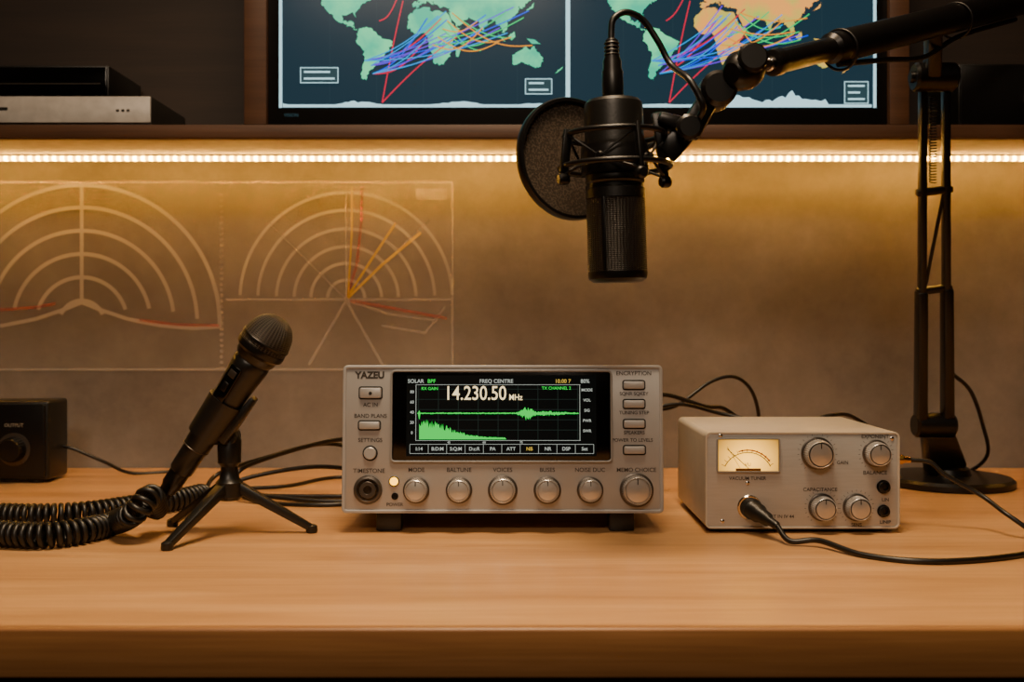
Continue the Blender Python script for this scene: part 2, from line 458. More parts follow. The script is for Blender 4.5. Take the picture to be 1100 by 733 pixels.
# ------------------------------------------------------------ polar chart panel on wall
yb = WALLY-.003; SW = yb/F
chart = root('polar_chart_panel', (0, yb, CZ))
def Q(px, py): return ((px-550)*SW, (349-py)*SW)
ACR = amat('clear_acrylic', 'd8c8b0', .05); ACR.node_tree.nodes['Principled BSDF'].inputs['Roughness'].default_value = .5
LN = amat('chart_white_ink', 'f2e6d4', .36); LNT = amat('chart_thin_ink', 'f2e6d4', .26)
RD = amat('chart_red_ink', 'e03420', .38); YL = amat('chart_yellow_ink', 'f0c830', .5)
xa_, za_ = Q(-80, 398); xb_, zb_ = Q(487, 195)
rprism('acrylic_sheet', chart, (xa_+xb_)/2, (za_+zb_)/2, xb_-xa_, zb_-za_, .002, 0, .002, ACR, 0)
rb = []
def addl(pts, w, out): out += rib_strip([Q(*p) for p in pts], w*SW)
def arc(cx, cy, r, a0, a1, n=60, ry=None):
    ry = ry or r
    return [(cx+r*math.cos(R(a0+(a1-a0)*i/n)), cy-ry*math.sin(R(a0+(a1-a0)*i/n))) for i in range(n+1)]
for k, r in enumerate((24, 49, 74, 99, 124, 148)):
    s = -3
    addl(arc(88, 347, r, max(-2, 22-k*5), 180-max(-2, 22-k*5)), 4.2, rb)
flat('left_polar_rings', chart, rb, -.0004, LN)
rb = []
for sgn in (1, -1):
    addl([(88+sgn*x, 325+y) for x, y in ((0, 0), (20, 8), (50, 18), (85, 25), (120, 28), (149, 26))], 4, rb)
addl([(88, 198), (88, 325)], 4, rb)
flat('left_polar_axes', chart, rb, -.0007, LN)
rb = []
for r in (20, 38, 56, 75, 95, 114): addl(arc(372, 321, r, 2, 178), 3.4, rb)
flat('right_polar_rings', chart, rb, -.0004, LN)
rb = []
addl([(243, 322), (484, 322)], 3, rb); addl([(372, 323), (332, 392)], 3.2, rb); addl([(372, 323), (412, 394)], 3.2, rb)
addl([(372, 323), (420, 338), (470, 345)], 2.5, rb); addl([(410, 350), (457, 358), (478, 330)], 2.5, rb)
addl([(372, 200), (372, 322)], 2, rb); addl([(372, 322), (462, 236)], 2, rb); addl([(372, 322), (290, 240)], 1.5, rb)
flat('right_polar_axes', chart, rb, -.0007, LNT)
rb = []; addl([(389, 200), (388, 240), (383, 285), (373, 320)], 3, rb); addl([(376, 323), (420, 331), (480, 342)], 3, rb)
addl([(0, 333), (40, 330), (60, 326)], 3, rb); addl([(150, 344), (190, 349), (236, 350)], 3, rb)
flat('red_traces', chart, rb, -.001, RD)
rb = []; addl([(374, 320), (410, 285), (452, 250)], 3, rb); addl([(376, 315), (405, 270), (425, 240)], 2.5, rb); addl([(378, 200), (378, 250), (374, 318)], 2, rb)
flat('yellow_traces', chart, rb, -.0012, YL)
rb = []
addl([(-78, 196), (486, 196)], 2.5, rb); addl([(486, 197), (486, 397)], 2.5, rb); addl([(-78, 397), (485, 397)], 2.5, rb)
for k in range(32): rb.append(rect(*Q(236, 208+k*6+3), *Q(240, 208+k*6)))
rb.append(rect(*Q(447, 215), *Q(480, 203)))
flat('chart_border', chart, rb, -.0004, LNT)

# ------------------------------------------------------------ knobs/buttons
def knob(name, par, x, z, y, r, h, skirt=True):
    e = root(name, (x, y, z), par)
    if skirt: lathe('skirt', e, (0, 0, 0), (0, -1, 0), [(r*1.14, 0), (r*1.14, .0012), (r*1.05, .0018)], KNOBD)
    lathe('grip', e, (0, 0, 0), (0, -1, 0), [(r, .001), (r, .002, 1), (r*.97, h*.85, 1), (r*.9, h, 0)], KNOB, knurl=40)
    lathe('cap', e, (0, 0, 0), (0, -1, 0), [(r*.9, h), (r*.86, h+.0004), (r*.82, h-.0004), (r*.78, h-.0004), (r*.76, h+.0003), (r*.4, h+.0009), (.0001, h+.0011)], KNOB, 48)
    box('pointer', e, (0, -h-.0007, r*.6), (r*.07, .0010, r*.35), INK, 0)
    return e

# ------------------------------------------------------------ transceiver
sc = 1.04/F
radio = root('radio_transceiver', ((540-550)*sc, 1.04, DZ))
for i, (x, yy) in enumerate(((-.117, .012), (.122, .012), (-.117, .17), (.122, .17))):
    hh = .024 if yy < .1 else .012
    box('foot_%d' % (i+1), radio, (x, yy+.01, hh/2), (.026, .024, hh), BLK, .002)
body = root('body', (0, 0, .0205), radio, (R(-4), 0, 0))
FW, FH = 346*sc, 159*sc
def U(px, py): return ((px-540)*sc, (552-py)*sc)
rprism('case', body, 0, FH/2, FW-.006, FH-.005, .004, .006, .225, SILD, .001)
rprism('front_panel', body, 0, FH/2, FW, FH, .005, 0, .012, SIL, .0012)
rframe('front_rim', body, 0, FH/2, FW, FH, .005, .0035, -.0015, .002, SIL, .0006)
for k in range(14):
    box('top_vent_%d' % (k+1), body, (-.09+k*.014, .12, FH-.0026), (.005, .09, .001), HOLE, 0)
# display
cx, cz = U(538.5, 448)
rframe('display_frame', body, cx, cz, 240*sc, 100*sc, .005, .0022, -.0030, .001, SILD, .0006)
rprism('display_bezel', body, cx, cz, 236*sc, 96*sc, .0035, -.0016, .001, GLASSB, .0004)
GRN = emat('display_green', '18c840', 1.7); CRM = emat('display_cream', 'f4d8a0', 2.0); GRD = emat('display_grid', '26342e', .8)
DSP = emat('display_background', '0a0f0f', .5); WHD = emat('display_white', 'd2d8cc', .85); YLD = emat('display_yellow', 'e8c050', 1.0)
ya = -.0018
flat('lcd', body, [rect(*U(436, 491), *U(641, 404))], ya, DSP)
gr = []
for k in range(9): gr.append(rect(*U(449+k*21.5-.3, 474), *U(449+k*21.5+.3, 415)))
for k in range(6): gr.append(rect(*U(446, 419+k*11+.3), *U(622, 419+k*11-.3)))
flat('lcd_grid', body, gr, ya-.0001, GRD)
fr = [rect(*U(446, 474.4), *U(624, 474)), rect(*U(446, 414.4), *U(624, 414)), rect(*U(446, 474), *U(446.5, 414)), rect(*U(623, 474), *U(623.5, 414))]
fr += [rect(*U(440, 488.4), *U(638, 488)), rect(*U(440, 478.5), *U(638, 478.1))]
for k in range(11): fr.append(rect(*U(440+k*19.8-.2, 488), *U(440+k*19.8+.2, 478.5)))
flat('lcd_frame_lines', body, fr, ya-.0002, WHD)
# spectrum
pts = [U(450, 473)]
for i in range(110):
    x = 450+i*.85; base = 18*math.exp(-((i-8)/42)**2)+1.2
    pts.append(U(x, 472-base*random.uniform(.55, 1.1)))
pts.append(U(544, 473)); flat('lcd_spectrum', body, [pts], ya-.0003, GRN)
up, dn = [], []
for i in range(230):
    x = 448+i*.76; a = 1.0+7*math.exp(-((x-566)/7)**2)+2*math.exp(-((x-590)/16)**2)+(8 if abs(x-450) < .8 else 0)
    up.append(U(x, 445-a*random.uniform(.25, 1))); dn.append(U(x, 445+a*random.uniform(.25, 1)))
flat('lcd_waveform', body, [[up[i], up[i+1], dn[i+1], dn[i]] for i in range(229)], ya-.0003, GRN)
text('lcd_frequency', body, '14.230.50', *U(510.5, 424), ya-.0004, 17.5*sc*1.22, CRM, bold=.00008, sx=.80)
text('lcd_unit', body, 'MHz', *U(554, 428), ya-.0004, .0085, CRM, bold=.00006, sx=.85)
def lt(s, x, y, sz=4.6, m_=WHD): text('lcd_text', body, s, *U(x, y), ya-.0004, sz*sc*1.25, m_, bold=.00005)
lt('SOLAR', 446, 410.5); lt('FREQ CENTRE', 533, 410.5); lt('10.00 7', 605, 410.5, m_=YLD); lt('80%', 629, 410.5); lt('BPF', 463, 410.5, m_=GRN)
for k, s_ in enumerate(('MODE', 'VOL', 'SIG', 'PWR', 'SWR')): lt(s_, 631, 420+k*11, 3.4)
for k, s_ in enumerate(('80', '60', '40', '20', '0')): lt(s_, 442, 422+k*11, 3.4)
lt('RX GAIN', 461, 418.5, 3.6, GRN); lt('TX CHANNEL 2', 598, 418, 3.6, GRN)
for k, s_ in enumerate(('I:14', 'B:D:M', 'S:Q:M', 'D:c:R', 'PA', 'ATT', 'NB', 'NR', 'DSP', 'Set')): lt(s_, 450+k*19.8, 483.3, 4.2, (WHD, YLD)[k == 6])
lt('45', 482, 476.3, 2.6); lt('60', 520, 476.3, 2.6); lt('75', 560, 476.3, 2.6)
# buttons and labels
def lab(s, x, y, sz=4.6): text('label', body, s, *U(x, y), -.0003, sz*sc*1.3, INK, bold=.00004)
text('logo', body, 'YAZEU', *U(396, 404), -.0003, .0095, INK, bold=.0004)
def btn(x, y, w, h, r=.0018):
    a, c = U(x, y)
    rframe('button_surround', body, a, c, (w+3)*sc, (h+3)*sc, r+.001, .0011, -.0006, .001, HOLE, 0)
    rprism('button', body, a, c, w*sc, h*sc, r, -.0032, .001, SIL, .0007)
btn(397, 423, 23, 11); a, c = U(397, 423.5); lathe('button_lamp', body, (a, -.0031, c), (0, -1, 0), [(.0018, 0), (.0015, .0006), (.0001, .0007)], HOLE)
lab('AC IN', 397, 436); lab('BAND PLANS', 397, 448); btn(396, 458, 22, 8)
lab('SETTINGS', 397, 474); a, c = U(397, 488)
lathe('round_button_surround', body, (a, 0, c), (0, -1, 0), [(.0078, 0), (.0076, .0008), (.0066, .0008)], HOLE)
lathe('round_button', body, (a, 0, c), (0, -1, 0), [(.0063, 0), (.0062, .003), (.0055, .0036), (.0001, .0036)], SIL)
lab('TIMESTONE', 396, 507, 5)
a, c = U(395, 527)
lathe('phones_jack', body, (a, 0, c), (0, -1, 0), [(.0145, 0), (.0145, .002), (.0135, .0035), (.0115, .004), (.0105, .0028), (.0085, .0028), (.008, .0045), (.0045, .0045), (.004, .001), (.0001, .001)], KNOBD, 48)
lathe('phones_jack_ring', body, (a, -.0025, c), (0, -1, 0), [(.0105, 0), (.0104, .0008), (.0092, .0008)], CHR)
a, c = U(423, 518)
lathe('power_led', body, (a, 0, c), (0, -1, 0), [(.0044, 0), (.0042, .0015), (.0030, .003), (.0001, .0038)], emat('amber_led', 'ffb400', 5))
lathe('power_led_ring', body, (a, 0, c), (0, -1, 0), [(.0055, 0), (.0052, .0012), (.004, .0012)], CHR)
a, c = U(424, 534)
lathe('mic_socket', body, (a, 0, c), (0, -1, 0), [(.0036, 0), (.0034, .001), (.0022, .001), (.0018, .0002), (.0001, .0002)], BLKM)
lab('POWER', 424, 543, 4)
for i, (x, r, s_) in enumerate(((447, 12.5, 'MODE'), (493, 12.5, 'BALTUNE'), (540, 14, 'VOICES'), (588, 13, 'BUSES'), (634, 12.5, 'NOISE DUC'), (684, 16, 'MEMO CHOICE'))):
    a, c = U(x, 527.5); knob('rotary_knob_%d' % (i+1), body, a, c, 0, r*sc, .011)
    lab(s_, x, 506, 4.8)
for i, (y, s_) in enumerate(((414.5, 'ENCRYPTION'), (435, 'SQNR SQKEY'), (456.5, 'SPEAKERS'), (484.5, 'POWER TO LEVELS'))):
    btn(682, y, 22, 8)
lab('ENCRYPTION', 682, 402, 4.8); lab('SQNR SQKEY', 682, 424, 4); lab('TUNING STEP', 682, 444.5, 4); lab('SPEAKERS', 682, 466, 4); lab('POWER TO LEVELS', 680, 474, 4)

# ------------------------------------------------------------ amplifier / tuner with meter
amp = root('antenna_tuner', ((862-550)*sc, 1.04, DZ))
AW, AH = 209*sc, 104*sc
def V(px, py): return ((px-862)*sc, (573-py)*sc)
zc = V(0, 516)[1]
rprism('case', amp, 0, zc, AW, AH, .006, .003, .172, AMPT, .0015)
rprism('front_panel', amp, 0, zc, AW-.004, AH-.004, .005, 0, .006, AMPF, .0008)
rframe('front_rim', amp, 0, zc, AW, AH, .006, .0022, -.001, .004, AMPT, .0006)
for i, (x, yy) in enumerate(((-.08, .02), (.08, .02), (-.08, .15), (.08, .15))):
    lathe('foot_%d' % (i+1), amp, (x, yy, 0), (0, 0, 1), [(.008, 0), (.009, .001), (.009, .0062)], RUB)
box('base_plate', amp, (0, .088, .0035), (AW-.014, .155, .004), BLK, .001)
# meter
a, c = V(803.5, 489)
rframe('meter_bezel', amp, a, c, 68*sc, 37*sc, .002, .0016, -.0028, .001, SILD, .0004)
MT = nmat('meter_backlight')[0]; nt = MT.node_tree; bs = nt.nodes['Principled BSDF']; N, L = nt.nodes, nt.links
tc = N.new('ShaderNodeTexCoord'); vd = N.new('ShaderNodeVectorMath'); vd.operation = 'DISTANCE'; vd.inputs[1].default_value = (a, 0, c-.006)
L.new(tc.outputs['Object'], vd.inputs[0]); mr = N.new('ShaderNodeMapRange'); mr.inputs[1].default_value = .004; mr.inputs[2].default_value = .036; mr.inputs[3].default_value = 3.2; mr.inputs[4].default_value = .6
L.new(vd.outputs['Value'], mr.inputs[0]); L.new(mr.outputs[0], bs.inputs['Emission Strength']); bs.inputs['Emission Color'].default_value = lin('ffba3c'); bs.inputs['Base Color'].default_value = lin('a88a4c')
flat('meter_face', amp, [rect(*V(771, 506), *V(836, 472))], -.0005, MT)
def marc(cx, cy, rx, ry, a0, a1): return [V(cx+rx*math.cos(R(a0+(a1-a0)*i/20)), cy-ry*math.sin(R(a0+(a1-a0)*i/20))) for i in range(21)]
REDM = mat('meter_red', 'c03010', .6)
flat('meter_scale', amp, rib_strip(marc(803, 512, 27, 26, 25, 155), .0008), -.0008, INK)
flat('meter_scale_red', amp, rib_strip(marc(803, 512, 29, 28.5, 35, 110), .0012), -.0009, REDM)
tk = []
for k in range(13):
    a_ = R(28+k*10.5); tk += ribbon([V(803+27*math.cos(a_), 512-26*math.sin(a_)), V(803+31*math.cos(a_), 512-30*math.sin(a_))], .0005)
flat('meter_ticks', amp, tk, -.001, INK)
flat('meter_needle', amp, ribbon([V(806, 505), V(781, 482)], .0007)+ribbon([V(781, 480), V(795, 503)], .0004), -.0013, INK)
text('meter_label', amp, 'VU', *V(803, 499), -.001, .005, INK)
flat('meter_base', amp, [rect(*V(790, 506), *V(817, 503))], -.0015, GOLD)
for i, (x, y, r) in enumerate(((878, 487, 15.5), (941, 487, 13), (883, 545, 13), (920, 545, 13))):
    a, c = V(x, y); knob('rotary_knob_%d' % (i+1), amp, a, c, -.0002, r*sc, .013)
    t = []
    for k in range(19):
        aa = R(-50+k*280/18); t += ribbon([(a+(r+4)*sc*math.cos(aa), c+(r+4)*sc*math.sin(aa)), (a+(r+6)*sc*math.cos(aa), c+(r+6)*sc*math.sin(aa))], .0004)
    flat('dial_ticks_%d' % (i+1), amp, t, -.0003, INK)
def alab(s, x, y, sz=4.4): text('label', amp, s, *V(x, y), -.0003, sz*sc*1.3, INK, bold=.00004)
alab('EXPONENT', 940, 469); alab('VACUUM TUNER', 803, 514, 4); alab('BALANCE', 940, 508, 4.6); alab('LIN', 951, 537, 4); alab('LINIP', 951, 561, 4)
alab('GAIN', 905, 497, 4); alab('CAPACITANCE', 881, 526, 4.2); alab('SENS', 920, 564, 4); alab('ANT IN IV 44', 838, 555, 4)
for i, (x, y, r) in enumerate(((949, 523, 6.5), (949, 549, 6))):
    a, c = V(x, y)
    lathe('aux_jack_%d' % (i+1), amp, (a, 0, c), (0, -1, 0), [(r*sc*1.15, 0), (r*sc*1.1, .001), (r*sc*.95, .001), (r*sc*.9, .005), (r*sc*.5, .0055), (r*sc*.4, .003), (.0001, .003)], BLKM)
for i, (x, y) in enumerate(((774, 468), (958, 471), (776, 560), (803, 519))):
    a, c = V(x, y); lathe('screw_%d' % (i+1), amp, (a, 0, c), (0, -1, 0), [(.0022, 0), (.0021, .0006), (.0012, .0011), (.0001, .0012)], CHR, 20)
# plug + socket
a, c = V(805, 545)
lathe('input_socket', amp, (a, 0, c), (0, -1, 0), [(.0125, 0), (.0125, .0015), (.0115, .0025), (.010, .0025)], CHR)
pd = Vector((.45, -1, -.28)).normalized(); p0 = Vector((a, 0, c))
lathe('cable_plug', amp, p0, pd, [(.0105, -.001), (.0108, .006), (.0095, .008), (.0095, .016), (.0075, .019), (.0068, .03), (.0045, .034), (.0042, .044), (.003, .046)], BLK)
pe = Vector(amp.location)+p0+pd*.045
# side connector
box('side_socket', amp, (AW/2+.002, .03, V(0, 497)[1]), (.006, .012, .010), GOLD, .001)
lathe('side_plug', amp, (AW/2+.004, .03, V(0, 497)[1]), (1, -.1, -.06), [(.0045, 0), (.005, .003), (.005, .010), (.0035, .012), (.003, .018)], GOLD)
se = Vector(amp.location)+Vector((AW/2+.021, .028, V(0, 498)[1]))
r_ = .0028
tube('patch_cable', None, [pe, pe+pd*.02+Vector((0, 0, -.006)), ondesk(880, 581, r_+.004), ondesk(925, 596, r_), ondesk(985, 603, r_), ondesk(1045, 602, r_), ondesk(1110, 594, r_), ondesk(1200, 575, r_)], r_, CAB)
tube('antenna_cable', None, [se, se+Vector((.02, -.003, -.002)), onray(1015, 510, 1.06), onray(1055, 533, 1.05), onray(1085, 555, 1.02), ondesk(1125, 578, r_), ondesk(1190, 585, r_)], .0024, CAB)

# ------------------------------------------------------------ handheld microphone on tripod
tri = root('microphone_tripod', (-.2856, 1.035, DZ))
hub = Vector((0, 0, .052))
lathe('column', tri, (0, 0, .035), (0, 0, 1), [(.010, 0), (.0135, .004), (.0135, .018), (.010, .022), (.0085, .03), (.0085, .034), (.0115, .038), (.012, .06), (.010, .064), (.0085, .07)], BLK)
for k, ang in enumerate((-118, 6, 150)):
    d = Vector((math.cos(R(ang)), math.sin(R(ang)), 0)); f = d*.082+Vector((0, 0, .0045))
    bar('leg_%d' % (k+1), tri, d*.006+Vector((0, 0, .050)), f, .013, .009, .011, .007, BLK, .002)
    lathe('rubber_foot_%d' % (k+1), tri, (f.x, f.y, 0), (0, 0, 1), [(.005, 0), (.006, .002), (.0055, .007), (.003, .0085)], RUB, 24)
B = Vector((-.3335, 1.03, .8146)); G = Vector((-.2405, 1.015, .951)); ax = (G-B).normalized(); LL = (G-B).length
mic = root('handheld_microphone', (0, 0, 0))
lathe('handle', mic, B, ax, [(.0105, 0), (.0118, .002), (.0125, .03), (.0135, .03), (.0150, .075), (.0172, .112), (.0188, .128), (.0188, .134), (.0178, .136), (.0205, .140), (.0215, .146)], BLK, 64)
lathe('collar_ring', mic, B, ax, [(.0212, .1445), (.0248, .148), (.0252, .151), (.0248, .154), (.022, .155)], BLKM, 64)
pf = [(.0242, .153)]
for i in range(1, 15):
    t = i/14; a_ = t*math.pi/2
    pf.append((.0245*math.cos(a_)**.8 if i < 14 else .0001, .158+.029*math.sin(a_)))
lathe('grille', mic, B, ax, pf, GRL, 72)
lathe('grille_band', mic, B, ax, [(.0246, .1585), (.0252, .1590), (.0252, .1615), (.0246, .162)], BLKM, 64)
lathe('cable_connector', mic, B, -ax, [(.0098, -.002), (.0102, .0), (.0102, .016), (.0088, .019), (.0082, .024), (.0060, .026), (.0055, .034), (.0045, .036)], BLKM, 40)
for k in range(4): lathe('strain_rib_%d' % k, mic, B, -ax, [(.0058, .0265+k*.0022), (.0066, .0272+k*.0022), (.0058, .028+k*.0022)], RUB, 24)
# control panel on the handle facing the camera-left
u, v, d_ = frame_of(ax)
side = (Vector((-.35, -1, .1))); side = (side-ax*side.dot(ax)).normalized()
def plate(name, h0, h1, w, off, m_, t=.0025):
    p = B+ax*h0+side*off; q = B+ax*h1+side*(off+.0028*(h1-h0)/.04)
    bar(name, mic, p, q, w, w, t, t, m_, .001, up=side)
plate('switch_panel', .086, .126, .014, .0162, GLASSB)
plate('slide_switch', .098, .108, .006, .0185, BLKM)
plate('display_window', .114, .122, .009, .0190, KNOBD, .0012)
ring('handle_ring', mic, B+ax*.030, ax, .0132, .0008, KNOBD)
# clip
T0 = Vector(tri.location)
lathe('clip_sleeve', tri, B-T0, ax, [(.0150, .045), (.0172, .045), (.0182, .070), (.0190, .088), (.0168, .088)], BLK, 48)
dn_ = Vector((.55, .1, -.85)); dn_ = (dn_-ax*dn_.dot(ax)).normalized()
pc = B-T0+ax*.066+dn_*.016
bar('clip_stem', tri, pc-ax*.014, Vector((0, 0, .098)), .016, .012, .018, .012, BLK, .003, up=(0, 1, 0))
lathe('clip_pivot', tri, Vector((0, -.011, .099)), (0, 1, 0), [(.008, 0), (.0095, .002), (.0095, .020), (.008, .022)], BLK, 32)
pw0 = B-T0+ax*.050+dn_*.018; pw1 = B-T0+ax*.105+dn_*.0215
bar('clip_jaw', tri, pw0, pw1, .012, .006, .018, .014, BLK, .002, up=(0, 1, 0))

def helix(name, path, rad, wire, pitch, m_, n=14):
    pp = crom(path, 40); L_ = [0]
    for a, b in zip(pp[:-1], pp[1:]): L_.append(L_[-1]+(b-a).length)
    tot = L_[-1]; N_ = int(tot/pitch*n); out = []; j = 0
    for i in range(N_+1):
        s_ = tot*i/N_
        while j < len(L_)-2 and L_[j+1] < s_: j += 1
        t = (s_-L_[j])/max(L_[j+1]-L_[j], 1e-9); p = pp[j].lerp(pp[j+1], t); d = (pp[j+1]-pp[j]).normalized()
        uu = Vector((0, 0, 1)).cross(d).normalized(); vv = d.cross(uu).normalized()
        a = math.tau*i/n
        fade = min(1, i/(2*n), (N_-i)/(2*n))
        out.append(p+(uu*math.cos(a)+vv*math.sin(a))*rad*(.3+.7*fade))
    return tube(name, mic, out, wire, m_, False, res=3)
hr = .0102; wr = .0027; hh = hr+wr
st = B-ax*.036
helix('coiled_cord', [st, st-ax*.010, onray(161, 534, 1.0), onray(143, 552, .99), ondesk(122, 562, hh), ondesk(90, 570, hh), ondesk(50, 575, hh), ondesk(10, 574, hh), ondesk(-30, 570, hh),
      ondesk(-70, 562, hh), ondesk(-62, 553, hh), ondesk(-20, 553, hh), ondesk(40, 554, hh), ondesk(95, 551, hh), ondesk(150, 543, hh), ondesk(195, 536, hh), ondesk(225, 529, hh)], hr, wr, .0068, RUB)
tube('cord_tail', mic, [ondesk(225, 529, hh), ondesk(260, 525, .004), ondesk(310, 522, .0025), ondesk(350, 514, .0025), ondesk(385, 512, .0025)], .0024, CAB)

# ------------------------------------------------------------ left: small power supply box
spk = root('desktop_power_supply', (0, 0, 0))
bd = 1.364; bx1 = (51-550)*bd/F; bx0 = bx1-.13; bh = .106
box('case', spk, ((bx0+bx1)/2, bd+.034, DZ+.004+bh/2), (bx1-bx0, .060, bh), BLK, .004, seg=3)
rprism('front_plate', spk, (bx0+bx1)/2, DZ+.004+bh/2, .122, bh-.008, .004, bd, bd+.006, BLKM, .001)
for i, (x, yy) in enumerate(((bx0+.02, .015), (bx1-.02, .015), (bx0+.02, .05), (bx1-.02, .05))):
    lathe('foot_%d' % (i+1), spk, (x, bd+yy, DZ), (0, 0, 1), [(.007, 0), (.007, .006)], RUB, 20)
kp = onray(15, 483, bd)
lathe('dial_ring', spk, (kp.x, bd, kp.z), (0, -1, 0), [(.022, 0), (.022, .001), (.020, .0012)], KNOBD)
lathe('dial', spk, (kp.x, bd, kp.z), (0, -1, 0), [(.017, .0), (.017, .004, 1), (.0155, .014, 1), (.014, .016), (.0001, .0165)], BLKM, knurl=30)
text('dial_label', spk, 'OUTPUT', kp.x, kp.z+.032, bd-.0004, .0065, mat('label_ink_white', '8f887c', .6))
tube('power_lead', spk, [(bx1-.004, bd+.05, DZ+.045), (bx1+.015, bd+.05, DZ+.040), (bx1+.05, bd+.06, DZ+.022), (bx1+.085, bd+.08, DZ+.0025), (bx1+.15, bd+.11, DZ+.0025)], .0024, CAB)

# ------------------------------------------------------------ cables behind radio
for i, pts in enumerate((
    [(-.17, 1.20, .86), (-.22, 1.22, .85), (-.29, 1.26, .82), (-.34, 1.28, .790), (-.33, 1.24, .765), (-.24, 1.22, .7525), (-.16, 1.22, .7525)],
    [(-.16, 1.215, .83), (-.23, 1.26, .84), (-.31, 1.30, .81), (-.38, 1.32, .775), (-.37, 1.27, .7528), (-.28, 1.25, .7528), (-.17, 1.25, .7528)],
    [(-.16, 1.22, .80), (-.25, 1.26, .80), (-.34, 1.25, .775), (-.30, 1.21, .7527), (-.22, 1.19, .7527), (-.15, 1.215, .7527)])):
    pts = [(x, y, DZ+.0025+(z-DZ-.0025)*.72) for x, y, z in pts]
    tube('power_cable', None, pts, .0027, CAB)
tube('signal_cable', None, [(.14, 1.24, .87), (.19, 1.27, .875), (.24, 1.28, .86), (.27, 1.3, .855), (.30, 1.31, .83), (.33, 1.32, .79), (.33, 1.36, .7528)], .0028, CAB)
tube('signal_cable', None, [(.15, 1.24, .86), (.20, 1.27, .86), (.25, 1.29, .89), (.285, 1.30, .895), (.31, 1.31, .87), (.32, 1.33, .82), (.31, 1.37, .7528)], .0024, CAB)
tube('signal_cable', None, [(.14, 1.24, .85), (.20, 1.25, .865), (.26, 1.26, .852), (.33, 1.24, .84), (.38, 1.235, .852), (.42, 1.26, .848), (.47, 1.30, .81), (.46, 1.36, .7528)], .0024, CAB)

# ------------------------------------------------------------ boom arm stand
boom = root('microphone_boom_arm', (0, 0, 0))
bc = Vector((.578, 1.36, DZ))
lathe('base_disc', boom, bc, (0, 0, 1), [(.080, 0), (.083, .002), (.083, .008), (.079, .0115), (.03, .014), (.028, .022), (.02, .026), (.018, .030)], BLKM, 72)
J0 = Vector((.546, 1.325, .832)); J1 = Vector((.4825, 1.17, 1.245))
bar('base_neck', boom, bc+Vector((-.004, -.004, .020)), J0+Vector((0, 0, .005)), .052, .036, .03, .022, BLKM, .006, up=(0, 1, 0))
lathe('lower_joint', boom, J0+Vector((-.026, 0, 0)), (1, 0, 0), [(.013, 0), (.016, .003), (.016, .049), (.013, .052)], BLKM)
ad = (J1-J0).normalized(); sd = Vector((1, 0, 0)); sd = (sd-ad*sd.dot(ad)).normalized(); fd = sd.cross(ad)
mid = J0.lerp(J1, .42)
for i, sg in enumerate((-1, 1)):
    bar('arm_rail_%d' % (i+1), boom, J0+sd*sg*.016, J1+sd*sg*.013, .014, .012, .0085, .008, BLKM, .002, up=sd)
    bar('arm_sleeve_%d' % (i+1), boom, J0+sd*sg*.017+ad*.01, mid+sd*sg*.0155, .020, .018, .0135, .0125, BLKM, .003, up=sd)
for i, t in enumerate((.42, .70)):
    p = J0.lerp(J1, t); bar('arm_crosspiece_%d' % (i+1), boom, p-sd*.021, p+sd*.021, .012, .012, .008, .008, BLKM, .002, up=ad)
tube('arm_tie_rod', boom, [J0.lerp(J1, .70)+sd*.012, J0.lerp(J1, .44)-sd*.010], .0022, BLKM, False)
# tension spring
hp = []
sA = J0.lerp(J1, .72); sB = J0.lerp(J1, .95)
for i in range(300): 
    t = i/299; a = i/10*math.tau; p = sA.lerp(sB, t)+fd*-.004; hp.append(p+(sd*math.cos(a)+fd*math.sin(a))*.0040)
tube('tension_spring', boom, hp, .0007, BLKM, False, res=2)
lathe('elbow_joint', boom, J1+Vector((-.024, 0, 0)), (1, 0, 0), [(.014, 0), (.0165, .003), (.0165, .045), (.014, .048)], BLKM)
lathe('elbow_bolt', boom, J1+Vector((-.028, 0, 0)), (1, 0, 0), [(.006, 0), (.0065, .002), (.0065, .054), (.006, .056)], BLKM, 24)
M0 = Vector((.2376, .94, 1.202)); M1 = Vector((.461, 1.12, 1.292)); bd_ = (M1-M0).normalized(); BLn = (M1-M0).length
bar('elbow_link', boom, J1+Vector((-.004, -.004, 0)), M1+Vector((0, .0, -.004)), .022, .020, .016, .016, BLKM, .003, up=(1, 0, 0))
lathe('boom_tube', boom, M0, bd_, [(.008, 0), (.0122, .002), (.0125, .012), (.0112, .014), (.0112, .095), (.0150, .099), (.0158, .115), (.0145, .118), (.0160, .122), (.0160, .60), (.014, .605)], BLKM, 48)
# cable strapped under boom
tube('boom_cable', boom, [M0+bd_*.11+Vector((0, -.004, -.018)), M0+bd_*.2+Vector((.0, -.002, -.026)), M0+bd_*.28+Vector((0, 0, -.034)), M0+bd_*.36+Vector((0, 0, -.022)), M0+bd_*.5+Vector((0, 0, -.02))], .0028, CAB)
for i, h in enumerate((.115, .35)): ring('cable_strap_%d' % (i+1), boom, M0+bd_*h+Vector((0, 0, -.0035)), bd_, .0195, .0014, CAB)
lathe('threaded_rod', boom, M0, -bd_, [(.0068, -.002), (.0068, .004), (.0055, .005), (.0055, .016), (.0074, .017), (.0074, .020), (.0052, .021), (.0052, .030)], CHR, 32)
K1 = M0-bd_*.036; K2 = Vector((.1875, .93, 1.176))
lathe('swivel_ball_housing', boom, K1+bd_*.010, -bd_, [(.009, 0), (.0155, .004), (.018, .012), (.0175, .022), (.013, .030), (.009, .033)], BLKM, 40)
lathe('wing_knob', boom, K1+Vector((0, -.014, .004)), (0, -1, .1), [(.012, 0), (.0135, .002, 1), (.0135, .010, 1), (.011, .012)], BLKM, knurl=14)
lathe('knuckle', boom, K2+Vector((-.002, .017, -.002)), (0, -1, 0), [(.013, 0), (.0165, .003), (.0165, .030), (.013, .034)], BLKM, 40)
bar('knuckle_link', boom, K1-bd_*.005, K2, .022, .020, .020, .020, BLKM, .004)
